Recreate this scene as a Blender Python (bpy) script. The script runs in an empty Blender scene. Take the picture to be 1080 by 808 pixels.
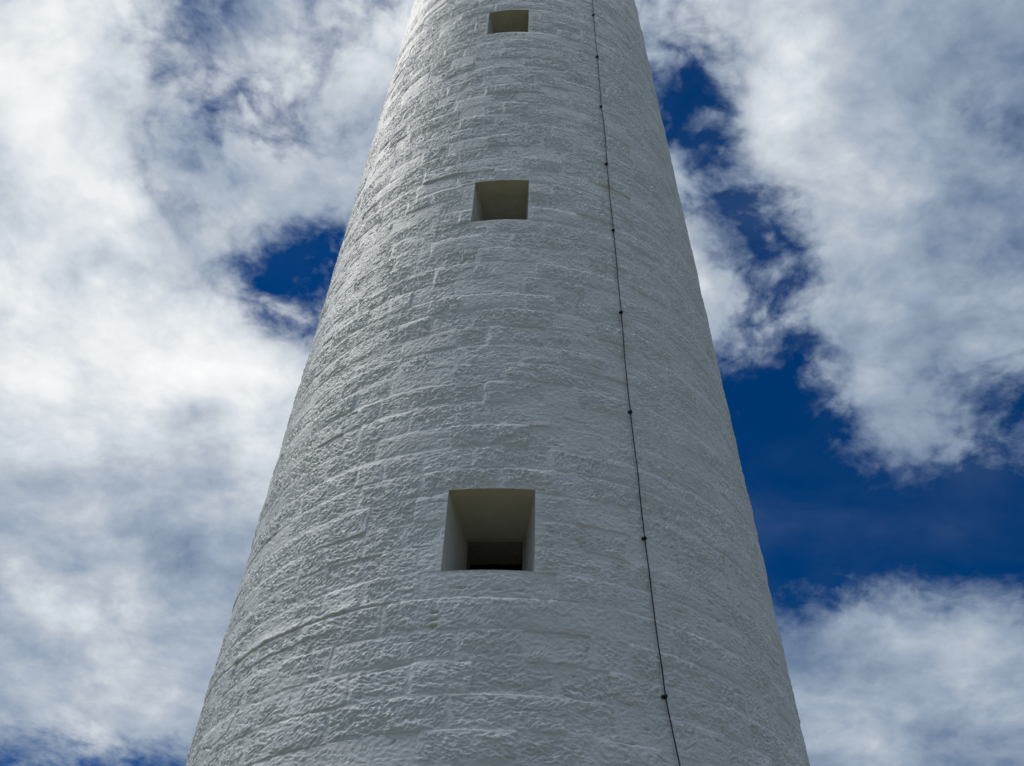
import bpy, math
import numpy as np
from mathutils import Matrix, Vector

rng = np.random.default_rng(11)
scene = bpy.context.scene
COL = scene.collection

# ------------------------------------------------------------------ sizes (metres, tower axis at the origin)
DIST = 11.4            # camera to tower axis
EYE = 1.6
R_EYE = 3.572          # tower radius at eye height
TAPER = 0.040          # batter of the wall, metres per metre
Z_TOP = 31.0
def radius(z): return R_EYE - TAPER * (z - EYE) + 0.012 * np.maximum(7.0 - z, 0) ** 2 * (1 - 0.06 * np.maximum(7.0 - z, 0))     # the foot flares a little

# window openings: left / right angle in degrees (0 faces the viewer), sill and head height
OPENINGS = [
    (-10.70, 4.49, 7.190, 8.202),
    (-11.88, 2.42, 13.021, 14.016),
    (-13.40, 1.30, 18.930, 19.878),
]

# ------------------------------------------------------------------ look
SKY_SAT, SKY_VAL = 1.5, 0.45
CLOUD_GAIN = 1.0
COVER_NOISE = 1.0
SHADE_AMP, BR_AMP = 0.38, 0.24
SUN_E, SUN_ANGLE = 1.9, 26.0
EXPOSURE = 0.0
BASE_COVER, BASE_BRIGHT = 0.55, 0.66
OVERHEAD = .30
ZENITH_GAIN = 3.1
PUFF_MID = .86
PUFF_SCALE, PUFF_COVER, PUFF_BRIGHT = 13.0, .60, .09
BLUE_TINT = (.50, .98, 1.22)
GRAIN = 0.0168
DENOISE = True
SKY_AZ = [-52.0, -49.43, -46.87, -44.3, -41.73, -39.17, -36.6, -34.03, -31.47, -28.9, -26.33, -23.77, -21.2, -18.63, -16.07, -13.5, 13.5, 16.07, 18.63, 21.2, 23.77, 26.33, 28.9, 31.47, 34.03, 36.6, 39.17, 41.73, 44.3, 46.87, 49.43, 52.0]
SKY_EL = [18.0, 19.58, 21.16, 22.74, 24.32, 25.9, 27.48, 29.06, 30.65, 32.23, 33.81, 35.39, 36.97, 38.55, 40.13, 41.71, 43.29, 44.87, 46.45, 48.03, 49.61, 51.19, 52.77, 54.35, 55.94, 57.52, 59.1, 60.68, 62.26, 63.84, 65.42, 67.0]
# cover of the cloud deck: nine profiles by elevation times nine by azimuth
A_EL = [(0.098,0.247,0.040,-0.212,0.042,-0.401,0.017,-0.152,0.079),
    (0.136,0.420,0.052,-0.233,0.063,-0.571,-0.149,-0.141,0.011),
    (0.038,0.465,-0.076,-0.119,0.050,-0.482,-0.270,-0.033,-0.066),
    (-0.174,0.349,-0.320,0.066,0.000,-0.189,-0.202,0.068,-0.093),
    (-0.378,0.185,-0.534,0.199,-0.031,0.071,-0.003,0.056,-0.038),
    (-0.481,0.123,-0.628,0.222,-0.013,0.126,0.156,-0.050,-0.015),
    (-0.491,0.130,-0.650,0.169,-0.011,0.010,0.124,-0.078,-0.026),
    (-0.431,0.038,-0.643,0.099,-0.094,-0.107,-0.022,0.050,-0.006),
    (-0.301,-0.268,-0.543,0.054,-0.234,-0.156,-0.154,0.179,0.086),
    (-0.146,-0.675,-0.310,0.049,-0.318,-0.144,-0.195,0.102,0.168),
    (-0.062,-0.945,-0.054,0.069,-0.273,-0.100,-0.138,-0.142,0.128),
    (-0.115,-0.956,0.080,0.065,-0.129,-0.066,-0.041,-0.321,-0.034),
    (-0.257,-0.784,0.064,0.017,0.041,-0.085,0.027,-0.229,-0.228),
    (-0.395,-0.574,0.008,-0.050,0.179,-0.130,0.015,0.061,-0.294),
    (-0.500,-0.424,0.014,-0.112,0.269,-0.130,-0.047,0.281,-0.159),
    (-0.600,-0.341,0.068,-0.132,0.357,-0.086,0.003,0.252,-0.003),
    (-0.691,-0.293,0.113,-0.140,0.398,-0.042,0.113,0.081,0.165),
    (-0.715,-0.178,0.149,-0.027,0.324,-0.057,0.132,-0.052,0.247),
    (-0.641,0.043,0.239,0.261,0.145,-0.076,-0.058,-0.053,0.179),
    (-0.545,0.247,0.379,0.563,-0.013,-0.032,-0.290,0.020,0.024),
    (-0.529,0.288,0.463,0.617,-0.102,0.021,-0.257,0.038,-0.064),
    (-0.588,0.215,0.402,0.406,-0.157,-0.043,0.110,-0.037,-0.079),
    (-0.629,0.171,0.254,0.076,-0.244,-0.176,0.422,-0.070,-0.029),
    (-0.623,0.197,0.153,-0.197,-0.340,-0.199,0.387,0.010,-0.009),
    (-0.613,0.198,0.153,-0.382,-0.376,-0.033,0.089,0.112,-0.020),
    (-0.615,0.136,0.188,-0.479,-0.303,0.175,-0.185,0.107,-0.018),
    (-0.598,0.077,0.171,-0.454,-0.145,0.258,-0.278,-0.017,-0.006),
    (-0.546,0.088,0.067,-0.317,0.029,0.214,-0.231,-0.168,-0.008),
    (-0.485,0.161,-0.086,-0.160,0.131,0.139,-0.135,-0.247,-0.020),
    (-0.425,0.254,-0.231,-0.070,0.157,0.099,-0.049,-0.231,-0.022),
    (-0.356,0.311,-0.311,-0.045,0.130,0.070,-0.002,-0.152,-0.015),
    (-0.272,0.307,-0.289,-0.049,0.098,0.052,0.017,-0.090,0.009)]
A_AZ = [(0.000,0.000,0.000,-0.000,0.000,-0.000,0.000,-0.000,0.000),
    (-0.251,0.078,0.231,0.012,-0.313,-0.052,0.100,0.033,-0.021),
    (-0.331,0.078,0.299,0.039,-0.315,-0.085,0.101,0.072,0.039),
    (-0.406,0.048,0.348,0.065,-0.240,-0.133,0.085,0.124,0.122),
    (-0.467,-0.016,0.363,0.089,-0.132,-0.196,0.063,0.150,0.121),
    (-0.518,-0.109,0.332,0.111,-0.040,-0.262,0.012,0.114,0.032),
    (-0.558,-0.221,0.227,0.128,0.012,-0.306,-0.106,0.020,-0.060),
    (-0.584,-0.308,0.041,0.146,0.035,-0.263,-0.268,-0.066,-0.059),
    (-0.609,-0.357,-0.158,0.201,0.039,-0.086,-0.367,-0.074,-0.042),
    (-0.636,-0.390,-0.245,0.302,0.017,0.177,-0.306,0.001,-0.054),
    (-0.656,-0.420,-0.249,0.369,-0.031,0.342,-0.116,0.090,-0.060),
    (-0.629,-0.456,-0.267,0.268,-0.072,0.346,0.145,0.127,0.004),
    (-0.558,-0.488,-0.343,0.002,-0.075,0.239,0.361,0.092,0.080),
    (-0.503,-0.471,-0.404,-0.264,-0.029,0.001,0.378,-0.040,0.081),
    (-0.492,-0.379,-0.327,-0.365,0.056,-0.247,0.203,-0.217,0.040),
    (-0.539,-0.324,-0.307,-0.217,0.004,-0.338,-0.025,-0.400,0.046),
    (-0.222,0.596,0.004,0.679,0.184,-0.149,0.373,-0.106,-0.233),
    (-0.044,0.644,-0.278,0.649,-0.068,-0.136,0.063,-0.106,0.259),
    (0.101,0.682,-0.589,0.264,-0.321,0.015,-0.095,-0.140,0.155),
    (0.009,0.620,-0.679,-0.220,-0.365,0.066,-0.129,-0.030,-0.084),
    (-0.351,0.551,-0.506,-0.410,-0.068,-0.061,-0.092,0.226,-0.106),
    (-0.688,0.555,-0.255,-0.257,0.229,-0.181,-0.062,0.334,0.051),
    (-0.753,0.587,-0.073,-0.062,0.268,-0.093,-0.006,0.144,0.017),
    (-0.635,0.559,0.086,-0.047,0.204,0.104,0.077,-0.122,-0.155),
    (-0.534,0.468,0.263,-0.127,0.201,0.247,0.117,-0.203,-0.097),
    (-0.490,0.370,0.355,-0.160,0.200,0.276,0.031,-0.129,0.124),
    (-0.434,0.270,0.345,-0.144,0.110,0.246,-0.120,-0.080,0.209),
    (-0.370,0.184,0.287,-0.124,-0.077,0.194,-0.197,-0.107,0.106),
    (-0.339,0.143,0.262,-0.115,-0.278,0.129,-0.127,-0.117,-0.030),
    (-0.326,0.133,0.264,-0.096,-0.433,0.051,0.007,-0.070,-0.120),
    (-0.286,0.117,0.236,-0.094,-0.466,-0.000,0.121,-0.020,-0.148),
    (0.000,0.000,0.000,0.000,0.000,0.000,0.000,0.000,0.000)]
# brightness of the cloud deck: nine profiles by elevation times nine by azimuth
B_EL = [(0.038,0.064,0.068,0.031,0.084,0.017,0.131,0.016,-0.014),
    (0.052,0.095,0.094,0.041,0.142,0.036,0.136,-0.011,-0.016),
    (0.043,0.107,0.076,0.020,0.150,0.005,0.116,-0.024,-0.026),
    (0.017,0.080,0.017,-0.057,0.112,-0.063,0.105,0.007,0.003),
    (-0.016,0.028,-0.052,-0.130,0.018,-0.110,0.108,0.048,0.028),
    (-0.056,-0.017,-0.110,-0.142,-0.091,-0.082,0.118,0.070,0.037),
    (-0.089,-0.012,-0.135,-0.123,-0.175,0.003,0.108,0.028,0.046),
    (-0.103,0.066,-0.096,-0.120,-0.180,0.081,0.056,-0.058,0.041),
    (-0.101,0.208,-0.001,-0.136,-0.107,0.110,-0.013,-0.126,0.041),
    (-0.120,0.358,0.084,-0.134,-0.020,0.078,-0.058,-0.119,0.066),
    (-0.173,0.445,0.094,-0.089,0.033,-0.015,-0.064,-0.031,0.078),
    (-0.239,0.432,0.043,-0.030,0.064,-0.099,-0.057,0.068,0.060),
    (-0.302,0.333,-0.016,0.023,0.104,-0.073,-0.053,0.114,0.030),
    (-0.368,0.201,-0.077,0.077,0.130,0.054,-0.044,0.079,-0.006),
    (-0.441,0.107,-0.173,0.119,0.097,0.131,-0.019,-0.010,-0.057),
    (-0.499,0.071,-0.274,0.103,0.017,0.046,0.023,-0.081,-0.097),
    (-0.510,0.052,-0.296,0.036,-0.053,-0.107,0.045,-0.081,-0.072),
    (-0.466,0.014,-0.176,0.021,-0.095,-0.147,0.037,-0.001,0.008),
    (-0.385,-0.030,0.042,0.120,-0.120,-0.033,0.022,0.075,0.074),
    (-0.317,-0.062,0.242,0.241,-0.112,0.092,0.035,0.064,0.078),
    (-0.302,-0.098,0.352,0.230,-0.049,0.078,0.060,-0.023,0.033),
    (-0.326,-0.151,0.377,0.063,0.028,-0.049,0.048,-0.092,-0.007),
    (-0.340,-0.198,0.336,-0.128,0.045,-0.140,-0.017,-0.067,-0.032),
    (-0.327,-0.219,0.243,-0.229,0.000,-0.092,-0.068,0.011,-0.055),
    (-0.306,-0.218,0.114,-0.233,-0.028,0.053,-0.052,0.073,-0.063),
    (-0.283,-0.220,-0.010,-0.196,0.016,0.167,0.001,0.086,-0.028),
    (-0.238,-0.243,-0.094,-0.151,0.103,0.162,0.031,0.043,0.046),
    (-0.164,-0.283,-0.134,-0.093,0.165,0.058,0.019,-0.031,0.105),
    (-0.086,-0.318,-0.152,-0.011,0.156,-0.048,-0.014,-0.074,0.115),
    (-0.033,-0.325,-0.154,0.078,0.079,-0.084,-0.045,-0.053,0.082),
    (-0.013,-0.299,-0.128,0.130,-0.020,-0.052,-0.065,-0.001,0.024),
    (-0.012,-0.246,-0.086,0.137,-0.076,-0.005,-0.068,0.037,0.001)]
B_AZ = [(0.000,0.000,0.000,0.000,0.000,0.000,0.000,0.000,-0.000),
    (-0.184,-0.153,0.255,-0.086,0.035,-0.010,0.038,-0.094,0.017),
    (-0.263,-0.202,0.301,-0.157,0.057,0.005,0.034,-0.069,-0.046),
    (-0.331,-0.202,0.276,-0.177,0.061,0.003,0.033,-0.022,-0.090),
    (-0.414,-0.143,0.217,-0.101,0.014,-0.034,0.055,0.065,-0.037),
    (-0.468,-0.051,0.195,0.031,-0.004,-0.041,0.034,0.128,0.075),
    (-0.473,0.031,0.171,0.174,0.051,0.016,-0.045,0.124,0.078),
    (-0.419,0.050,0.088,0.252,0.094,0.085,-0.075,0.074,-0.021),
    (-0.370,0.017,-0.051,0.225,0.018,0.143,-0.005,-0.039,-0.084),
    (-0.386,-0.003,-0.167,0.151,-0.064,0.149,-0.008,-0.123,-0.044),
    (-0.435,-0.015,-0.235,0.056,-0.107,0.059,0.011,-0.057,0.029),
    (-0.445,-0.043,-0.272,-0.037,-0.130,-0.066,0.084,0.042,0.017),
    (-0.403,-0.053,-0.280,-0.113,-0.118,-0.137,0.101,0.033,-0.022),
    (-0.336,-0.045,-0.246,-0.136,-0.045,-0.140,-0.056,-0.015,-0.022),
    (-0.253,-0.052,-0.174,-0.115,0.062,-0.102,-0.222,-0.019,0.014),
    (-0.157,-0.098,-0.103,-0.090,0.124,-0.035,-0.181,-0.040,0.029),
    (0.014,-0.229,0.191,0.317,-0.091,-0.209,-0.069,-0.050,-0.077),
    (0.142,-0.241,0.143,0.198,-0.240,-0.098,-0.016,-0.045,0.018),
    (0.239,-0.301,0.068,0.033,-0.208,0.016,-0.048,0.082,-0.006),
    (0.195,-0.367,-0.015,-0.121,-0.124,0.116,-0.077,0.124,-0.030),
    (0.039,-0.427,-0.067,-0.133,-0.059,0.156,-0.059,0.048,-0.036),
    (-0.068,-0.466,-0.066,-0.030,-0.014,0.116,0.012,-0.056,0.020),
    (-0.032,-0.464,-0.038,0.059,0.047,0.024,0.055,-0.082,0.112),
    (0.074,-0.415,-0.045,0.076,0.124,-0.059,0.035,-0.028,0.120),
    (0.138,-0.343,-0.105,0.078,0.183,-0.092,0.027,0.034,-0.016),
    (0.136,-0.254,-0.183,0.092,0.159,-0.060,0.046,0.048,-0.125),
    (0.105,-0.141,-0.222,0.098,0.104,-0.015,0.055,0.054,-0.072),
    (0.069,-0.048,-0.200,0.084,0.056,0.033,0.043,0.040,0.016),
    (0.038,-0.012,-0.117,0.048,0.034,0.056,0.017,0.022,0.048),
    (-0.003,-0.018,-0.025,0.008,0.014,0.041,0.007,0.018,0.031),
    (-0.029,-0.030,0.035,-0.028,0.005,0.020,-0.004,0.017,-0.019),
    (0.000,0.000,0.000,0.000,0.000,0.000,0.000,0.000,0.000)]

# ------------------------------------------------------------------ helpers
def link(name, mesh, mat=None, parent=None):
    o = bpy.data.objects.new(name, mesh); COL.objects.link(o)
    if mat: mesh.materials.append(mat)
    if parent: o.parent = parent
    return o

def empty(name, loc=(0, 0, 0)):
    o = bpy.data.objects.new(name, None); COL.objects.link(o); o.location = loc
    o.empty_display_size = 0.5
    return o

def mesh_np(name, co, quads, smooth=True):
    me = bpy.data.meshes.new(name)
    n, f = len(co), len(quads)
    me.vertices.add(n); me.vertices.foreach_set('co', np.ascontiguousarray(co, np.float32).ravel())
    me.loops.add(f * 4); me.loops.foreach_set('vertex_index', np.ascontiguousarray(quads, np.int32).ravel())
    me.polygons.add(f); me.polygons.foreach_set('loop_start', np.arange(0, f * 4, 4, dtype=np.int32))
    me.polygons.foreach_set('use_smooth', np.full(f, smooth))
    me.update(calc_edges=True); me.validate()
    return me

class Geo:
    """collects boxes and tubes into one mesh"""
    def __init__(self): self.v, self.f = [], []
    def add(self, vs, fs):
        b = len(self.v); self.v += [tuple(p) for p in vs]; self.f += [tuple(b + i for i in q) for q in fs]
    def box(self, c, sx, sy, sz, M=None, bev=0.004):
        M = M or Matrix.Identity(3); c = Vector(c); vs = []
        # bevelled box: three inset shells of the eight corners
        idx = {}
        for ix in (-1, 1):
            for iy in (-1, 1):
                for iz in (-1, 1):
                    for ax in range(3):
                        p = [ix * (sx / 2 - bev), iy * (sy / 2 - bev), iz * (sz / 2 - bev)]
                        p[ax] += (ix, iy, iz)[ax] * bev
                        idx[(ix, iy, iz, ax)] = len(vs); vs.append(c + M @ Vector(p))
        fs = []
        S = [(-1, -1), (1, -1), (1, 1), (-1, 1)]
        def key(ax, s, a, b):
            k = [0, 0, 0]; k[ax] = s; k[(ax + 1) % 3] = a; k[(ax + 2) % 3] = b
            return tuple(k)
        for ax in range(3):
            for s in (-1, 1):
                q = [idx[key(ax, s, a, b) + (ax,)] for a, b in S]
                fs.append(q if s > 0 else q[::-1])
        for ax in range(3):                       # edges running along ax
            b1, b2 = (ax + 1) % 3, (ax + 2) % 3
            for s1 in (-1, 1):
                for s2 in (-1, 1):
                    k0, k1 = [0] * 3, [0] * 3
                    k0[ax] = -1; k1[ax] = 1
                    k0[b1] = k1[b1] = s1; k0[b2] = k1[b2] = s2
                    q = [idx[tuple(k0) + (b1,)], idx[tuple(k1) + (b1,)], idx[tuple(k1) + (b2,)], idx[tuple(k0) + (b2,)]]
                    fs.append(q if s1 * s2 < 0 else q[::-1])
        for ix in (-1, 1):
            for iy in (-1, 1):
                for iz in (-1, 1):
                    q = [idx[(ix, iy, iz, a)] for a in range(3)]
                    fs.append(q if ix * iy * iz > 0 else q[::-1])
        self.add(vs, fs)
    def tube(self, pts, r, n=10, cap=True):
        pts = [Vector(p) for p in pts]; rings = []
        up = Vector((1, 0, 0))
        for i, p in enumerate(pts):
            t = (pts[min(i + 1, len(pts) - 1)] - pts[max(i - 1, 0)]).normalized()
            a = (up - t * up.dot(t)).normalized(); b = t.cross(a)
            rings.append([p + (a * math.cos(2 * math.pi * k / n) + b * math.sin(2 * math.pi * k / n)) * r for k in range(n)])
        vs = [v for rg in rings for v in rg]
        fs = [(i * n + k, i * n + (k + 1) % n, (i + 1) * n + (k + 1) % n, (i + 1) * n + k)
              for i in range(len(pts) - 1) for k in range(n)]
        if cap: fs += [tuple(range(n))[::-1], tuple((len(pts) - 1) * n + k for k in range(n))]
        self.add(vs, fs)
    def build(self, name, mat, parent=None, smooth=False):
        me = bpy.data.meshes.new(name); me.from_pydata(self.v, [], self.f); me.update()
        if smooth: me.polygons.foreach_set('use_smooth', [True] * len(me.polygons))
        return link(name, me, mat, parent)

# ------------------------------------------------------------------ numeric noise
def _hash(ix, iy, seed):
    h = (ix.astype(np.int64) * 374761393 + iy.astype(np.int64) * 668265263 + seed * 1442695041) & 0xffffffff
    h = ((h ^ (h >> 13)) * 1274126177) & 0xffffffff
    return (h ^ (h >> 16)) & 0xffff
_A = np.arange(65536) * (2 * np.pi / 65536)
_GX, _GY = np.cos(_A).astype(np.float32), np.sin(_A).astype(np.float32)
def noise(x, y, seed=0):
    """gradient noise, about -1..1"""
    x = np.asarray(x, np.float32); y = np.asarray(y, np.float32)
    ix = np.floor(x); iy = np.floor(y); fx = x - ix; fy = y - iy
    ix = ix.astype(np.int32); iy = iy.astype(np.int32)
    u = fx * fx * fx * (fx * (fx * 6 - 15) + 10); v = fy * fy * fy * (fy * (fy * 6 - 15) + 10)
    def g(dx, dy):
        h = _hash(ix + dx, iy + dy, seed)
        return _GX[h] * (fx - dx) + _GY[h] * (fy - dy)
    a = g(0, 0); a += u * (g(1, 0) - a)
    b = g(0, 1); b += u * (g(1, 1) - b)
    return (a + v * (b - a)) * 1.5
def sstep(a, b, x):
    t = np.clip((x - a) / (b - a), 0, 1); return t * t * (3 - 2 * t)

# ------------------------------------------------------------------ wall grid
def snapped(arr, wanted):
    arr = np.array(arr)
    for w in wanted:
        i = int(np.argmin(np.abs(arr - w))); arr[i] = w
    return np.sort(arr)
COL_STEP = 0.135
dense = np.arange(-102, 102, COL_STEP)
ang = np.concatenate([dense, np.arange(102, 258, 2.0)])
ang = snapped(ang, [a for o in OPENINGS for a in o[:2]])
rows = list(np.arange(0, 4.6, 0.05)); z = 4.6
while z < 21.8:
    rows.append(z); z += 0.0075 + 0.0070 * (z - 4.6) / 17
rows += list(np.arange(z, Z_TOP, 0.07)) + [Z_TOP]
zs = snapped(rows, [a for o in OPENINGS for a in o[2:]])
NC, NR = len(ang), len(zs)
A2, Z2 = np.meshgrid(np.radians(ang).astype(np.float32), zs.astype(np.float32))   # rows x cols
S2 = A2 * 3.3

def relief(s, z):
    """height of the painted masonry above the mean cone, metres"""
    # courses about 0.325 m high, gently wavy
    cb = [7.190 - 0.325 * k for k in range(22, 5, -1)] + [5.565, 5.895, 6.222, 6.545, 6.885, 7.190]
    cb += list(np.linspace(7.190, 13.021, 19)[1:]) + list(np.linspace(13.021, 18.930, 19)[1:])
    cb += [18.930 + 0.325 * k for k in range(1, 28)]
    cb = np.array(sorted(set(np.round([c for c in cb], 4)))).astype(np.float32)
    jit = rng.normal(0, 0.013, len(cb)); keep = [7.190, 13.021, 18.930, 6.885, 6.545, 6.222, 5.895]
    for i, c in enumerate(cb):
        if min(abs(c - k) for k in keep) > 0.01: cb[i] += jit[i]
    zw = z + 0.014 * noise(s * 0.8, z * 0.9, 1) + 0.008 * noise(s * 2.6, z * 2.2, 2) + 0.004 * noise(s * 9, z * 9, 3)
    sw = s + 0.016 * noise(s * 2.1, z * 3.1, 4) + 0.007 * noise(s * 8, z * 8, 5)
    k = np.clip(np.searchsorted(cb, zw) - 1, 0, len(cb) - 2)
    known = {6.545: (-19.7, -11.0, -2.1, 8.3), 6.222: (-15.0, -6.95, 2.9, 13.3), 5.895: (-13.6, -4.5, 7.56, 15.7), 6.885: (-14.1, 7.9)}
    keys = []
    for c in range(len(cb)):
        fix = []
        for kk, vv in known.items():
            if abs(cb[c] - kk) < 0.006: fix = [math.radians(v) * 3.3 for v in vv]
        b = [-10.6 + rng.uniform(0, .6)]
        long = rng.uniform(.75, 1.15)
        while b[-1] < 10.6: b.append(b[-1] + rng.uniform(.36, .92) * long)
        if fix:
            b = [v for v in b if v < fix[0] - .3 or v > fix[-1] + .3] + fix; b.sort()
        keys += [c * 100 + 50 + v for v in b]
    keys = np.array(sorted(keys))
    kv = k * 100 + 50 + sw.astype(np.float64)
    j = np.clip(np.searchsorted(keys, kv) - 1, 0, len(keys) - 2)
    dl = (kv - keys[j]).astype(np.float32); dr = (keys[j + 1] - kv).astype(np.float32)
    db = zw - cb[k]; dt = cb[k + 1] - zw; hgt = cb[k + 1] - cb[k]
    del kv
    nb = len(keys)
    P = lambda a: a.astype(np.float32)[j]
    smooth_block = rng.random(nb) < 0.15
    rough = np.where(smooth_block, 0.30, rng.uniform(.62, 1.12, nb))
    prot = rng.normal(0.000, 0.0036, nb); tilt = rng.normal(0.002, 0.007, nb); tilt_s = rng.normal(0, 0.008, nb)
    th = rng.normal(0.45, 0.55, nb); jw = rng.uniform(.006, .030, nb); bulge = rng.uniform(-.004, .010, nb)
    offs = rng.uniform(0, 400, nb)
    vis = np.clip(rng.random(nb) * 1.5 - .22, 0, 1)                # how far each upright joint shows through the paint
    wob = noise(s * 11, z * 11, 6) * 0.017 + noise(s * 34, z * 34, 7) * 0.008
    dv = np.minimum(db, dt) + wob; VJ = np.where(dl < dr, P(vis), P(np.roll(vis, -1))); dh = np.minimum(dl, dr) + wob + 0.07 * (1 - sstep(0, .35, VJ))
    d = np.minimum(dv, dh)
    rc = 0.05                                                    # rounded block corners
    inner = (dv < rc) & (dh < rc)
    d = np.where(inner, rc - np.sqrt((rc - dv) ** 2 + (rc - dh) ** 2), d)
    del inner
    J = P(jw) + 0.010 * noise(s * 1.7, z * 2.6, 8)
    smear = sstep(0.22, 0.54, noise(s * 1.15, z * 2.5, 9) + 0.35 * noise(s * 5, z * 7, 10))     # slurry wiped over stone and joint
    face = sstep(0.0, 0.022, d - J)
    # dressed stone grain: short diagonal chisel ridges, own angle per block
    t = P(th); ct, st = np.cos(t), np.sin(t)
    wx = s + 0.011 * noise(s * 13, z * 13, 11); wy = z + 0.011 * noise(s * 13 + 7, z * 13, 12)
    o = P(offs)
    a = wx * ct + wy * st + o; b = -wx * st + wy * ct
    g = 0.62 * (0.55 - np.abs(noise(a * 13, b * 28, 13)) * 1.9) + 0.42 * (0.5 - np.abs(noise(a * 25, b * 46, 14)) * 1.8)
    g += 0.25 * noise(a * 48, b * 80, 15)
    del a, b
    lumps = noise(s * 6.5, z * 8.5, 16) + 0.6 * noise(s * 13, z * 17, 17)
    R = P(rough) * (1 - 0.72 * smear) * (0.85 + 0.35 * noise(s * 1.9, z * 2.9, 18))
    R = np.clip(R, 0.06, 1.4)
    h = face * R * (GRAIN * g + 0.0085 * lumps)
    v = db / hgt - 0.5
    body = P(prot) + P(tilt) * v + P(tilt_s) * np.clip(dl - 0.3, -.4, .4)
    body += P(bulge) * (1 - np.clip((0.09 - d) / 0.09, 0, 1) ** 2)
    fade = sstep(-0.012, 0.016, d)
    h += body * (0.35 + 0.65 * fade)
    # joints: struck ribbons standing proud in places, raked hollows in others
    kind = noise(s * 0.9, z * 1.6, 19) + 0.5 * noise(s * 3, z * 3, 20)
    band = (dv < dh) + (dv >= dh) * VJ
    band = band * (0.55 + 0.45 * noise(s * 2.3, z * 3.7, 28)) * np.exp(-np.clip(d, -.05, 1) ** 2 / (2 * 0.010 ** 2))
    h += (1 - .6 * smear) * band * (0.0030 * sstep(-.25, .35, kind) - 0.0072 * sstep(.05, .5, -kind))
    # hard open cracks along some bed joints
    crk = np.exp(-((db + 0.4 * wob) / 0.0035) ** 2) * sstep(.10, .34, noise(s * 1.3 + 31, z * 1.1 + k * 1.7, 21) + .3 * noise(s * 7, z, 22))
    h -= 0.010 * crk
    # overhanging arris above some bed joints
    led = sstep(.12, .45, noise(s * 1.1 + 3, k * 2.37, 23)) * np.exp(-np.clip(db, 0, 1) / 0.05) * (db > 0)
    h += 0.005 * led * fade
    # general unevenness of the coats of limewash
    h += 0.0045 * noise(s * 0.9, z * 0.8, 24) + 0.0045 * noise(s * 2.8, z * 3.6, 25)
    h += 0.0030 * noise(s * 17, z * 27, 26) + 0.0018 * noise(s * 40, z * 54, 27)
    return h, R

print('grid', NC, NR)
H = np.zeros((NR, NC), np.float32)
CH = 260
for r0 in range(0, NR, CH):
    # the generator is rewound so that every band sees the same blocks
    rng = np.random.default_rng(11)
    H[r0:r0 + CH] = relief(S2[r0:r0 + CH], Z2[r0:r0 + CH])[0]

def patch(a_deg, z0, ra, rz):
    """index window of the grid round a point"""
    i0, i1 = np.searchsorted(ang, [a_deg - ra, a_deg + ra]); k0, k1 = np.searchsorted(zs, [z0 - rz, z0 + rz])
    return slice(k0, k1), slice(i0, i1)
def dent(a_deg, z0, w, hgt, depth, skew=0.0, p=2):
    sl = patch(a_deg, z0, math.degrees(w * 2.2 / 3), hgt * 2.2 + abs(skew) * w * 2)
    ds = (A2[sl] - math.radians(a_deg)) * radius(z0); dz = Z2[sl] - z0 - skew * ds
    H[sl] -= depth * np.exp(-(np.abs(ds / w) ** p + np.abs(dz / hgt) ** p))
def groove(pts, w, depth, ledge=0.0):
    for (a0, z0), (a1, z1) in zip(pts[:-1], pts[1:]):
        am, zm = (a0 + a1) / 2, (z0 + z1) / 2
        sl = patch(am, zm, abs(a1 - a0) / 2 + 4, abs(z1 - z0) / 2 + .2)
        R = radius(zm); x = A2[sl] * R; y = Z2[sl] + 0.012 * noise(A2[sl] * 40, Z2[sl] * 12, 40)
        p0 = np.radians(a0) * R; p1 = np.radians(a1) * R; L2 = (p1 - p0) ** 2 + (z1 - z0) ** 2
        t = np.clip(((x - p0) * (p1 - p0) + (y - z0) * (z1 - z0)) / L2, 0, 1)
        dx = x - p0 - t * (p1 - p0); dy = y - z0 - t * (z1 - z0)
        dd = np.hypot(dx, dy)
        H[sl] -= depth * np.exp(-(dd / w) ** 2)
        if ledge: H[sl] += ledge * np.exp(-(dd / .07) ** 2) * (dy > 0)
# three weep slots under the lowest window, a plugged bolt hole beside the cable
for zz in (6.735, 6.655, 6.585): dent(-11.0, zz, 0.036, 0.012, 0.042, p=4)
dent(23.35, 6.125, 0.010, 0.010, 0.03)
groove([(-55.98, 6.031), (-52.63, 5.976), (-48.52, 6.021), (-46.82, 6.224)], 0.008, 0.02)
groove([(-62, 6.00), (-59, 6.08)], 0.016, 0.03)
groove([(-70, 6.89), (-53, 6.887), (-44, 6.889), (-37, 6.885), (-27, 6.89), (-20, 6.888)], 0.008, 0.012, 0.012)
groove([(-47.5, 6.691), (-38.2, 6.694), (-30.2, 6.703)], 0.012, 0.006, 0.010)
groove([(4.38, 8.206), (6.1, 8.200)], 0.008, 0.016)
groove([(-5.5, 6.887), (3, 6.885), (12, 6.887)], 0.005, 0.007, 0.004)
groove([(-23.5, 6.15), (-17, 6.19), (-13.6, 6.222)], 0.012, 0.010, -0.006)
r2 = np.random.default_rng(5)
for _ in range(1000):                                              # chips and spalls, mostly lying flat
    dent(r2.uniform(-95, 95), r2.uniform(4.8, 21.5), r2.uniform(.012, .055), r2.uniform(.006, .012), r2.uniform(.008, .026), r2.normal(0.05, .22))
for _ in range(160):
    a, z0, L = r2.uniform(-95, 95), r2.uniform(4.8, 21.5), r2.uniform(2, 7)
    groove([(a, z0), (a + L * .5, z0 + r2.normal(0, .02)), (a + L, z0 + r2.normal(0, .04))], r2.uniform(.004, .008), r2.uniform(.004, .011))

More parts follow.
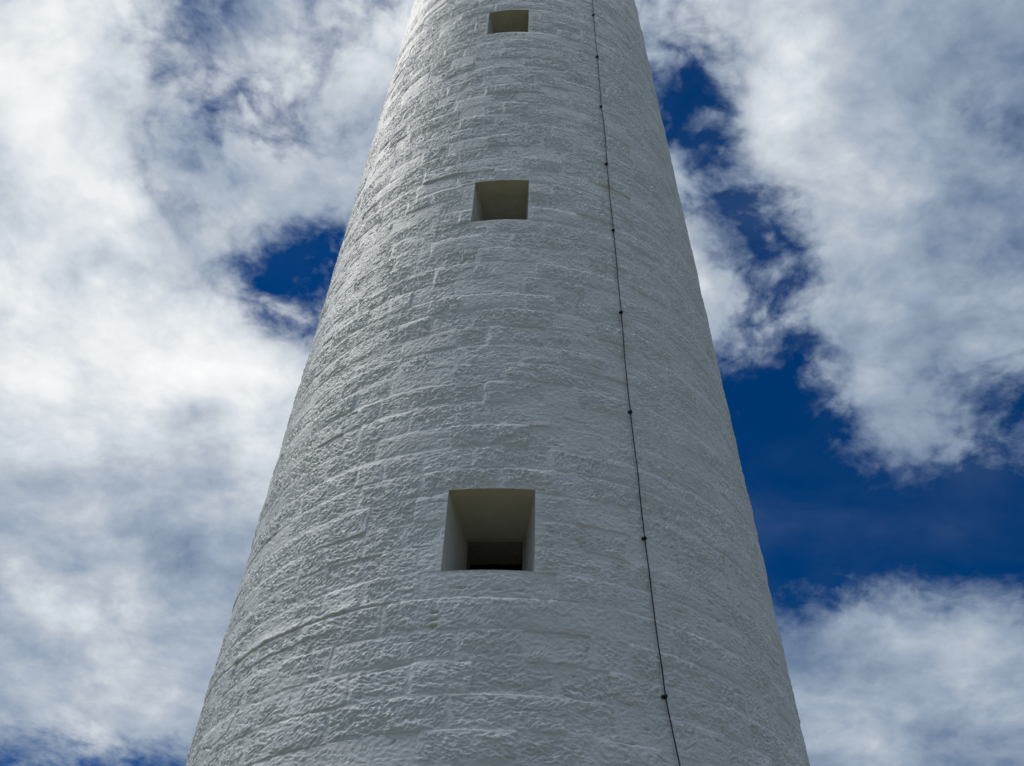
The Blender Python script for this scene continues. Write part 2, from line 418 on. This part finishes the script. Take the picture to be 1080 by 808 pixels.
# calmer, trowelled border round each opening
for (a0, a1, z0, z1) in OPENINGS:
    Rm = radius((z0 + z1) / 2); c = (a0 + a1) / 2
    sl = patch(c, (z0 + z1) / 2, 12, 1.0)
    dx = np.maximum(np.abs(A2[sl] - math.radians(c)) * Rm - math.radians((a1 - a0) / 2) * Rm, 0)
    dz = np.maximum(np.abs(Z2[sl] - (z0 + z1) / 2) - (z1 - z0) / 2, 0)
    f = sstep(0.0, 0.10, np.hypot(dx, dz))
    H[sl] *= 0.45 + 0.55 * f

RR = radius(Z2) + H
CO = np.stack([RR * np.sin(A2), -RR * np.cos(A2), Z2], -1)
vid = np.arange(NR * NC).reshape(NR, NC)
nx = np.roll(vid, -1, 1)
quads = np.stack([vid[:-1], nx[:-1], nx[1:], vid[1:]], -1)
keepf = np.ones(quads.shape[:2], bool); holes = []
for (a0, a1, z0, z1) in OPENINGS:
    i0, i1 = int(np.argmin(np.abs(ang - a0))), int(np.argmin(np.abs(ang - a1)))
    k0, k1 = int(np.argmin(np.abs(zs - z0))), int(np.argmin(np.abs(zs - z1)))
    keepf[k0:k1, i0:i1] = False; holes.append((i0, i1, k0, k1))
quads = quads[keepf]

# ------------------------------------------------------------------ materials
def new_mat(name):
    m = bpy.data.materials.new(name); m.use_nodes = True
    nt = m.node_tree; nt.nodes.clear()
    out = nt.nodes.new('ShaderNodeOutputMaterial'); b = nt.nodes.new('ShaderNodeBsdfPrincipled')
    nt.links.new(b.outputs[0], out.inputs[0])
    return m, nt, b
def nd(nt, t, **kw):
    n = nt.nodes.new(t)
    for k, v in kw.items():
        if k.startswith('i_'): n.inputs[int(k[2:])].default_value = v
        else: setattr(n, k, v)
    return n
def mix(nt, a, b, fac):
    m = nd(nt, 'ShaderNodeMix', data_type='RGBA')
    for s, v in ((m.inputs[0], fac), (m.inputs[6], a), (m.inputs[7], b)):
        if isinstance(v, bpy.types.NodeSocket): nt.links.new(v, s)
        else: s.default_value = (*v, 1) if isinstance(v, tuple) else v
    return m.outputs[2]
def ramp(nt, src, lo, hi):
    m = nd(nt, 'ShaderNodeMapRange', interpolation_type='SMOOTHSTEP')
    m.inputs[1].default_value = lo; m.inputs[2].default_value = hi
    nt.links.new(src, m.inputs[0]); return m.outputs[0]
def tex(nt, co, scale, detail=4, rough=.55, dist=0):
    n = nd(nt, 'ShaderNodeTexNoise'); n.inputs['Scale'].default_value = scale; n.inputs['Detail'].default_value = detail
    n.inputs['Roughness'].default_value = rough; n.inputs['Distortion'].default_value = dist
    nt.links.new(co, n.inputs['Vector']); return n.outputs[0]

def limewash(name, grain=True, lo=(.68, .715, .70), hi=(.745, .775, .76)):
    m, nt, b = new_mat(name)
    co = nd(nt, 'ShaderNodeTexCoord').outputs['Object']
    c = mix(nt, lo, hi, ramp(nt, tex(nt, co, 1.7, 5), .35, .65))
    # thin greenish-ochre algae bloom in a few spots
    st = nd(nt, 'ShaderNodeMath', operation='MULTIPLY')
    nt.links.new(ramp(nt, tex(nt, co, 2.3, 6, .6, .3), .60, .78), st.inputs[0])
    nt.links.new(ramp(nt, tex(nt, co, 14, 4, .6), .42, .62), st.inputs[1])
    c = mix(nt, c, (.54, .53, .43), st.outputs[0])
    # specks of grit and bare stone
    c = mix(nt, c, (.40, .39, .36), ramp(nt, tex(nt, co, 46, 2, .5), .735, .80))
    nt.links.new(c, b.inputs['Base Color'])
    b.inputs['Roughness'].default_value = .55
    b.inputs['Specular IOR Level'].default_value = .4
    if grain:
        bp = nd(nt, 'ShaderNodeBump'); bp.inputs['Strength'].default_value = .5; bp.inputs['Distance'].default_value = .010
        nt.links.new(tex(nt, co, 55, 5, .65, .8), bp.inputs['Height']); nt.links.new(bp.outputs[0], b.inputs['Normal'])
    return m
M_WALL = limewash('limewashed stone')
M_REVEAL = limewash('shade-tinted limewash', True, (.60, .595, .53), (.68, .675, .61))  # soffit shade and warm ground bounce put into the reveal colour

def plain(name, col, rough, metal=0, vary=.3, scale=20):
    m, nt, b = new_mat(name)
    co = nd(nt, 'ShaderNodeTexCoord').outputs['Object']
    lo = tuple(x * (1 - vary) for x in col); hi = tuple(x * (1 + vary) for x in col)
    nt.links.new(mix(nt, lo, hi, ramp(nt, tex(nt, co, scale, 5), .3, .7)), b.inputs['Base Color'])
    b.inputs['Roughness'].default_value = rough; b.inputs['Metallic'].default_value = metal
    return m
M_CABLE = plain('weathered cable sheath', (.012, .012, .014), .6)
M_CLIP = plain('tarnished clip', (.010, .010, .011), .55)
M_FRAME = plain('weathered timber lining', (.33, .315, .26), .8, 0, .1)
M_GLASS = plain('dark window glass', (.006, .007, .008), .12, 0, .1)

# ------------------------------------------------------------------ lighthouse
tower = empty('lighthouse')
tower['label'] = 'tall white painted stone lighthouse tower tapering upward with three square window openings'
tower['category'] = 'lighthouse'
link('wall', mesh_np('wall', CO.reshape(-1, 3), quads), M_WALL, tower)

# a plain flat crown closes the shaft far above the view
g = Geo(); n = 96; r = radius(Z_TOP)
vs, prof = [], [(r - .05, Z_TOP - .25), (r + .25, Z_TOP - .1), (r + .30, Z_TOP + .15), (r + .30, Z_TOP + .45), (r + .02, Z_TOP + .5)]
for (pr, pz) in prof: vs += [(pr * math.cos(2 * math.pi * i / n), pr * math.sin(2 * math.pi * i / n), pz) for i in range(n)]
fs = [(k * n + i, k * n + (i + 1) % n, (k + 1) * n + (i + 1) % n, (k + 1) * n + i) for k in range(len(prof) - 1) for i in range(n)]
vs.append((0, 0, Z_TOP + .55)); fs += [((len(prof) - 1) * n + i, (len(prof) - 1) * n + (i + 1) % n, len(vs) - 1) for i in range(n)]
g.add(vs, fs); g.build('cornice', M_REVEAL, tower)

DEPTH, SPLAY = 0.90, 0.70
for (a0, a1, z0, z1), (i0, i1, k0, k1) in zip(OPENINGS, holes):
    loop = [(k0, i) for i in range(i0, i1)] + [(k, i1) for k in range(k0, k1)] + [(k1, i) for i in range(i1, i0, -1)] + [(k, i0) for k in range(k1, k0, -1)]
    edge = np.array([CO[k, i] for k, i in loop], np.float64)
    c = math.radians((a0 + a1) / 2); out = np.array([math.sin(c), -math.cos(c), 0]); lat = np.array([math.cos(c), math.sin(c), 0])
    R0 = radius((z0 + z1) / 2); plane = R0 - DEPTH
    el = edge @ lat
    back = el[:, None] * SPLAY * lat + plane * out + np.stack([0 * el, 0 * el, edge[:, 2]], -1)
    back[:, 2] = np.where(edge[:, 2] < (z0 + z1) / 2, z0 + (edge[:, 2] - z0) * 1.0, edge[:, 2])
    NS = 30; rings = []
    # a rounded, slightly worn arris and then the plastered reveal
    for q in range(NS + 1):
        t = q / NS
        p = edge * (1 - t) + back * t
        w = 0.008 * min(1, q / 2) * (1 - 0.5 * t)
        nn = noise(el * 7 + t * 3, edge[:, 2] * 7 + t * 6, 60) + .6 * noise(el * 19, edge[:, 2] * 19 + t * 17, 61)
        cen = np.array([0, 0, (z0 + z1) / 2]) + out * (R0 * (1 - t) + plane * t)
        dv = p - cen; dv -= np.outer(dv @ out, out); dv /= np.linalg.norm(dv, axis=1)[:, None]
        rings.append(p + dv * (w * nn)[:, None])
    V = np.concatenate(rings); m = len(edge)
    ii = np.arange(m); Q = []
    for q in range(NS): Q.append(np.stack([q * m + ii, (q + 1) * m + ii, (q + 1) * m + (ii + 1) % m, q * m + (ii + 1) % m], -1))
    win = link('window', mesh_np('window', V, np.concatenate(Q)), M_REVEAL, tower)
    # timber frame and glazed leaf closing the inner end
    hw = (el.max() - el.min()) / 2 * SPLAY; zc = (z0 + z1) / 2; hh = (z1 - z0) / 2; lc = 0
    Mx = Matrix(((lat[0], out[0], 0), (lat[1], out[1], 0), (0, 0, 1)))
    base = Vector(out * (plane - .20))
    f = Geo(); th = .022                                   # deep timber lining, its front edge just inside the plaster
    f.box(base + Vector((0, 0, z1 - th / 2 - .004)), 2 * hw + .02, .46, th, Mx, .006)
    f.box(base + Vector((0, 0, z0 + th / 2 + .004)), 2 * hw + .02, .46, th, Mx, .006)
    for sg in (-1, 1): f.box(base + Vector(lat * (sg * (hw - th / 2 + .004))) + Vector((0, 0, zc)), th, .454, 2 * hh - 2 * th - .008, Mx, .006)
    fr = f.build('frame', M_FRAME, win)
    p = Geo(); p.box(base - Vector(out * .20) + Vector((0, 0, zc)), 2 * hw - .04, .012, 2 * hh - .04, Mx, .002)
    p.build('pane', M_GLASS, fr)

# ------------------------------------------------------------------ conductor cable down the wall
CL = [(31.5, .75), (29.4, 2.54), (27.2, 4.30), (24.44, 6.085), (24.01, 7.829), (23.91, 9.62), (24.39, 11.411), (24.75, 13.213), (25.12, 14.978),
      (25.62, 16.787), (26.41, 18.624), (27.07, 20.419), (27.9, 22.2), (28.6, 24.0), (29.2, 25.8), (29.6, 27.6), (29.9, 29.4)]
def on_wall(a, z, off):
    i = int(np.argmin(np.abs(ang - a))); k = int(np.argmin(np.abs(zs - z)))
    r = radius(z) + max(float(H[max(k - 4, 0):k + 5, max(i - 3, 0):i + 4].mean()), 0) + off; t = math.radians(a)
    return Vector((r * math.sin(t), -r * math.cos(t), z))
b0 = on_wall(32.2, 0.0, .03)
cable_root = empty('conductor_cable', b0)
cable_root['label'] = 'thin black cable clipped down the white lighthouse wall right of the windows'
cable_root['category'] = 'cable'
pts = []
full = [(32.2, 0.02)] + CL + [(30.2, Z_TOP - .2)]
r3 = np.random.default_rng(3)
for (a0, z0), (a1, z1) in zip(full[:-1], full[1:]):
    sag = r3.normal(0, .10)
    N = 14
    for q in range(N):
        t = q / N; bow = math.sin(math.pi * t)
        # the cable hangs clear of the bulges of the wall between its clips
        zz = z0 + (z1 - z0) * t; aa = a0 + (a1 - a0) * t + sag * bow
        i = int(np.argmin(np.abs(ang - aa))); k = int(np.argmin(np.abs(zs - zz)))
        pts.append((aa, zz))
pts.append(full[-1])
P3 = [on_wall(a, z, .024) for a, z in pts]
P3 = [P3[0]] + [(P3[i - 1] + P3[i] * 2 + P3[i + 1]) / 4 for i in range(1, len(P3) - 1)] + [P3[-1]]
g = Geo(); g.tube([p - b0 for p in P3], .0063, 10)
g.build('cable', M_CABLE, cable_root, smooth=True)
clip_me = None
for (a, z0) in CL:
    t = math.radians(a); out = Vector((math.sin(t), -math.cos(t), 0)); lat = Vector((math.cos(t), math.sin(t), 0))
    if clip_me is None:
        # saddle clip in local axes: x along the wall, y outward, z up
        g = Geo()
        g.box((0, -.012, 0), .048, .022, .028, None, .004)
        g.box((0, .012, 0), .030, .030, .026, None, .008)
        for sg in (-1, 1): g.tube([(sg * .019, -.002, 0), (sg * .019, .010, 0)], .005, 6)
        co = g.build('clip', M_CLIP, cable_root); clip_me = co
    else:
        co = clip_me.copy(); COL.objects.link(co)
    co.parent = cable_root
    co.matrix_basis = Matrix.Translation(on_wall(a, z0, .020) - b0) @ Matrix(((lat.x, out.x, 0), (lat.y, out.y, 0), (0, 0, 1))).to_4x4()

# ------------------------------------------------------------------ ground: rough dry grass out to the horizon
g = Geo(); n = 72; rad = [0, 3, 6, 12, 25, 60, 150, 400, 1000, 3000]
vs = [(0, 0, 0)]; fs = []
for q, rr in enumerate(rad[1:]):
    for i in range(n):
        a = 2 * math.pi * i / n
        zz = -0.004 - (0.0 if rr < 20 else 0.02 * (rr - 20) * (0.6 + 0.4 * math.sin(3 * a + q)))
        vs.append((rr * math.cos(a), rr * math.sin(a), max(zz, -14)))
fs += [(0, 1 + i, 1 + (i + 1) % n) for i in range(n)]
for q in range(len(rad) - 2):
    fs += [(1 + q * n + i, 1 + (q + 1) * n + i, 1 + (q + 1) * n + (i + 1) % n, 1 + q * n + (i + 1) % n) for i in range(n)]
g.add(vs, fs)
m, nt, b = new_mat('coastal grass')
co = nd(nt, 'ShaderNodeTexCoord').outputs['Object']
c = mix(nt, (.085, .074, .020), (.145, .120, .042), ramp(nt, tex(nt, co, .6, 6), .35, .65))
c = mix(nt, c, (.17, .14, .065), ramp(nt, tex(nt, co, 3.5, 6), .55, .75))
nt.links.new(c, b.inputs['Base Color']); b.inputs['Roughness'].default_value = .95
gr = g.build('ground', m, None, smooth=True); gr['kind'] = 'structure'

# ------------------------------------------------------------------ sky
SUN_AZ, SUN_EL = math.radians(-78), math.radians(58)
SUN_DIR = Vector((math.sin(SUN_AZ) * math.cos(SUN_EL), math.cos(SUN_AZ) * math.cos(SUN_EL), math.sin(SUN_EL)))
elev = math.asin(SUN_DIR.z); azim = math.atan2(SUN_DIR.x, SUN_DIR.y)       # azimuth from +Y towards +X
w = bpy.data.worlds.new('World'); scene.world = w; w.use_nodes = True
nt = w.node_tree; nt.nodes.clear()
L = nt.links.new
def math_n(op, a, b=None, c=None):
    n = nt.nodes.new('ShaderNodeMath'); n.operation = op
    for s, v in zip(n.inputs, (a, b, c)):
        if v is None: continue
        if isinstance(v, bpy.types.NodeSocket): L(v, s)
        else: s.default_value = v
    return n.outputs[0]
def vec_n(op, a, b=None, c=None):
    n = nt.nodes.new('ShaderNodeVectorMath'); n.operation = op
    for s, v in zip(n.inputs, (a, b, c)):
        if v is None: continue
        if isinstance(v, bpy.types.NodeSocket): L(v, s)
        else: s.default_value = v
    return n.outputs['Value'] if op in ('DOT_PRODUCT', 'LENGTH') else n.outputs[0]
d = nt.nodes.new('ShaderNodeTexCoord').outputs['Generated']
STRENGTH = 0.10
sky = nt.nodes.new('ShaderNodeTexSky'); sky.sky_type = 'NISHITA'; sky.sun_disc = False
sky.sun_elevation = elev; sky.sun_rotation = azim; sky.air_density = .8; sky.dust_density = .1; sky.ozone_density = 4.0
# deep polarised blue of a clear maritime sky
hs = nt.nodes.new('ShaderNodeHueSaturation'); hs.inputs['Saturation'].default_value = SKY_SAT; hs.inputs['Value'].default_value = SKY_VAL
L(sky.outputs[0], hs.inputs['Color'])
blue = vec_n('MULTIPLY', hs.outputs[0], BLUE_TINT)
# cloud deck coordinates: the direction carried out to a flat layer overhead
sep = nt.nodes.new('ShaderNodeSeparateXYZ'); L(d, sep.inputs[0])
zc = math_n('MAXIMUM', math_n('ADD', sep.outputs[2], .22), .08)
inv = math_n('DIVIDE', 1.0, zc)
deck = vec_n('SCALE', d); sc_node = deck.node; L(inv, sc_node.inputs['Scale'])
def wnoise(co, scale, detail, rough, dist=0.0, off=(0, 0, 0)):
    n = nt.nodes.new('ShaderNodeTexNoise'); n.inputs['Scale'].default_value = scale; n.inputs['Detail'].default_value = detail
    n.inputs['Roughness'].default_value = rough; n.inputs['Distortion'].default_value = dist
    L(vec_n('ADD', co, off), n.inputs['Vector']); return n
warp = wnoise(deck, 3.2, 3, .5)
wv = vec_n('SUBTRACT', warp.outputs['Color'], (.5, .5, .5)); ws = vec_n('SCALE', wv); ws.node.inputs['Scale'].default_value = .10
deckw = vec_n('ADD', deck, ws)
# large cloud masses
dw0 = vec_n('SUBTRACT', wnoise(d, 9, 6, .62).outputs['Color'], (.5, .5, .5)); dws = vec_n('SCALE', dw0); dws.node.inputs['Scale'].default_value = .05
dq = vec_n('NORMALIZE', vec_n('ADD', d, dws))
sq = nt.nodes.new('ShaderNodeSeparateXYZ'); L(dq, sq.inputs[0])
az = math_n('ARCTAN2', sq.outputs[0], sq.outputs[1]); el = math_n('ARCSINE', sq.outputs[2])
def unit(s, lo, hi):
    m = nt.nodes.new('ShaderNodeMapRange'); L(s, m.inputs[0])
    m.inputs[1].default_value = math.radians(lo); m.inputs[2].default_value = math.radians(hi); return m.outputs[0]
uaz, uel = unit(az, SKY_AZ[0], SKY_AZ[-1]), unit(el, SKY_EL[0], SKY_EL[-1])
SPAN = 3.0
def profile(s, stops, vals):
    r = nt.nodes.new('ShaderNodeValToRGB'); L(s, r.inputs[0]); E = r.color_ramp.elements
    while len(E) < len(stops): E.new(.5)
    for i, (p, v) in enumerate(zip(stops, vals)):
        E[i].position = (p - stops[0]) / (stops[-1] - stops[0])
    for i, v in enumerate(vals): E[i].color = tuple((x + SPAN) / (2 * SPAN) for x in v) + (1,)
    return vec_n('MULTIPLY_ADD', r.outputs[0], (2 * SPAN,) * 3, (-SPAN,) * 3)
def field(fe, fa, base):
    tot = base
    for q in range(0, 9, 3):
        tot = math_n('ADD', vec_n('DOT_PRODUCT', profile(uel, SKY_EL, [r[q:q + 3] for r in fe]), profile(uaz, SKY_AZ, [r[q:q + 3] for r in fa])), tot)
    return tot
over = nt.nodes.new('ShaderNodeMapRange'); over.interpolation_type = 'SMOOTHSTEP'; L(el, over.inputs[0])   # deck thickened and brightened above the view for more top light
over.inputs[1].default_value = math.radians(63); over.inputs[2].default_value = math.radians(80)
cover = math_n('MULTIPLY_ADD', over.outputs[0], .40, field(A_EL, A_AZ, BASE_COVER))
bright = math_n('MULTIPLY_ADD', over.outputs[0], OVERHEAD, field(B_EL, B_AZ, BASE_BRIGHT))
n1 = wnoise(deckw, 8.0, 9, .65).outputs[0]
n2 = wnoise(deckw, 26.0, 7, .64, .3, (3, 1, 0)).outputs[0]
det = math_n('ADD', math_n('MULTIPLY', math_n('SUBTRACT', n1, .5), 1.0), math_n('MULTIPLY', math_n('SUBTRACT', n2, .5), .85))
open_ = math_n('MULTIPLY_ADD', math_n('MULTIPLY', cover, math_n('SUBTRACT', 1.0, cover)), 3.4, .22)
# cauliflower lumps: warped cells, fractal
def cells(co, scale, off):
    v = nt.nodes.new('ShaderNodeTexVoronoi'); v.feature = 'F1'; v.inputs['Scale'].default_value = scale
    v.inputs['Detail'].default_value = 2.0; v.inputs['Roughness'].default_value = .55; v.inputs['Lacunarity'].default_value = 2.3
    L(vec_n('ADD', co, off), v.inputs['Vector']); return v.outputs['Distance']
w2 = vec_n('SUBTRACT', wnoise(deckw, 14.0, 5, .6, 0, (1, 6, 0)).outputs['Color'], (.5, .5, .5)); w2s = vec_n('SCALE', w2); w2s.node.inputs['Scale'].default_value = .07
puff = math_n('SUBTRACT', PUFF_MID, cells(vec_n('ADD', deckw, w2s), PUFF_SCALE, (0, 0, 3)))
lump = nt.nodes.new('ShaderNodeMapRange'); lump.interpolation_type = 'SMOOTHSTEP'; L(el, lump.inputs[0])     # smoother sheets low down
lump.inputs[1].default_value = math.radians(26); lump.inputs[2].default_value = math.radians(46); lump.inputs[3].default_value = .3
puff = math_n('MULTIPLY', puff, lump.outputs[0])
det = math_n('MULTIPLY_ADD', puff, PUFF_COVER, det)
dens = math_n('MULTIPLY_ADD', det, math_n('MULTIPLY', math_n('MAXIMUM', open_, .12), COVER_NOISE), cover)
mr = nt.nodes.new('ShaderNodeMapRange'); mr.interpolation_type = 'SMOOTHSTEP'
mr.inputs[1].default_value = .18; mr.inputs[2].default_value = .88; L(dens, mr.inputs[0])
veil = nt.nodes.new('ShaderNodeMapRange'); veil.interpolation_type = 'SMOOTHSTEP'; L(wnoise(deckw, 4.5, 6, .55, .5, (5, 2, 0)).outputs[0], veil.inputs[0])
veil.inputs[1].default_value = .42; veil.inputs[2].default_value = .80; veil.inputs[4].default_value = .18        # thin veil over the blue
alpha = math_n('MAXIMUM', mr.outputs[0], veil.outputs[0])
# brightness: lumps lit from the sun's side, thin edges greyer
off = Vector((-.022, .022, 0))
n1b = wnoise(deckw, 6.0, 5, .55, 0, tuple(off)).outputs[0]
n1c = wnoise(deckw, 6.0, 5, .55, 0, tuple(-off)).outputs[0]
shade = math_n('SUBTRACT', n1c, n1b)
n3 = wnoise(deckw, 6.5, 7, .55, .3, (9, 4, 0)).outputs[0]
br = math_n('ADD', bright, math_n('MULTIPLY', shade, SHADE_AMP))
br = math_n('ADD', br, math_n('MULTIPLY', math_n('SUBTRACT', n3, .5), BR_AMP))
br = math_n('MULTIPLY_ADD', puff, PUFF_BRIGHT, br)
br = math_n('MULTIPLY_ADD', math_n('SUBTRACT', n2, .5), .13, br)
cr = nt.nodes.new('ShaderNodeValToRGB'); L(br, cr.inputs[0])
def lin(c): return tuple(((v / 255 + .055) / 1.055) ** 2.4 if v > 10 else v / 255 / 12.92 for v in c)
STOPS = [(.40, (74, 95, 136)), (.55, (114, 133, 160)), (.66, (153, 168, 187)), (.74, (182, 192, 204)), (.82, (211, 218, 225)), (.90, (235, 239, 242)), (1.0, (252, 253, 253))]
els = cr.color_ramp.elements
while len(els) < len(STOPS): els.new(.5)
for e, (p, c) in zip(els, STOPS): e.position = p; e.color = (*lin(c), 1)
cl = vec_n('SCALE', cr.outputs[0]); L(math_n('MULTIPLY_ADD', over.outputs[0], ZENITH_GAIN / STRENGTH, CLOUD_GAIN / STRENGTH), cl.node.inputs['Scale'])   # extra glow added overhead, out of view, to light the tower
mx = nt.nodes.new('ShaderNodeMix'); mx.data_type = 'RGBA'; L(alpha, mx.inputs[0]); L(blue, mx.inputs[6]); L(cl, mx.inputs[7])
bg = nt.nodes.new('ShaderNodeBackground'); bg.inputs['Strength'].default_value = STRENGTH; L(mx.outputs[2], bg.inputs['Color'])
wo = nt.nodes.new('ShaderNodeOutputWorld'); L(bg.outputs[0], wo.inputs['Surface'])
w.cycles.sampling_method = 'MANUAL'; w.cycles.sample_map_resolution = 1024

# ------------------------------------------------------------------ sun behind thin cloud
sd = bpy.data.lights.new('sun', 'SUN'); sd.energy = SUN_E; sd.angle = math.radians(SUN_ANGLE); sd.color = (1.0, .955, .89)
so = bpy.data.objects.new('sun', sd); COL.objects.link(so)
so.rotation_euler = SUN_DIR.to_track_quat('Z', 'Y').to_euler(); so.location = SUN_DIR * 60

# ------------------------------------------------------------------ camera
pitch, roll, yaw = 0.78608, 0.033906, -0.00156
fw = Vector((math.sin(yaw) * math.cos(pitch), math.cos(yaw) * math.cos(pitch), math.sin(pitch)))
rt = Vector((math.cos(yaw), -math.sin(yaw), 0)); up = rt.cross(fw)
rt, up = rt * math.cos(roll) + up * math.sin(roll), up * math.cos(roll) - rt * math.sin(roll)
cd = bpy.data.cameras.new('camera'); cam = bpy.data.objects.new('camera', cd); COL.objects.link(cam)
cam.matrix_world = Matrix(((rt.x, up.x, -fw.x, 0), (rt.y, up.y, -fw.y, -DIST), (rt.z, up.z, -fw.z, EYE), (0, 0, 0, 1)))
cd.sensor_fit = 'HORIZONTAL'; cd.sensor_width = 36; cd.lens = 36 * 1090 / 1080; cd.clip_start = .05; cd.clip_end = 9000
scene.camera = cam

scene.view_settings.view_transform = 'Standard'; scene.view_settings.look = 'None'
scene.view_settings.exposure = EXPOSURE; scene.view_settings.gamma = 1
try: scene.view_settings.use_curve_mapping = False
except Exception: pass
scene.cycles.use_denoising = DENOISE; scene.cycles.denoising_prefilter = 'NONE'
scene.cycles.max_bounces = 4; scene.cycles.diffuse_bounces = 3
scene.cycles.use_adaptive_sampling = True; scene.cycles.adaptive_threshold = .01; scene.cycles.adaptive_min_samples = 16
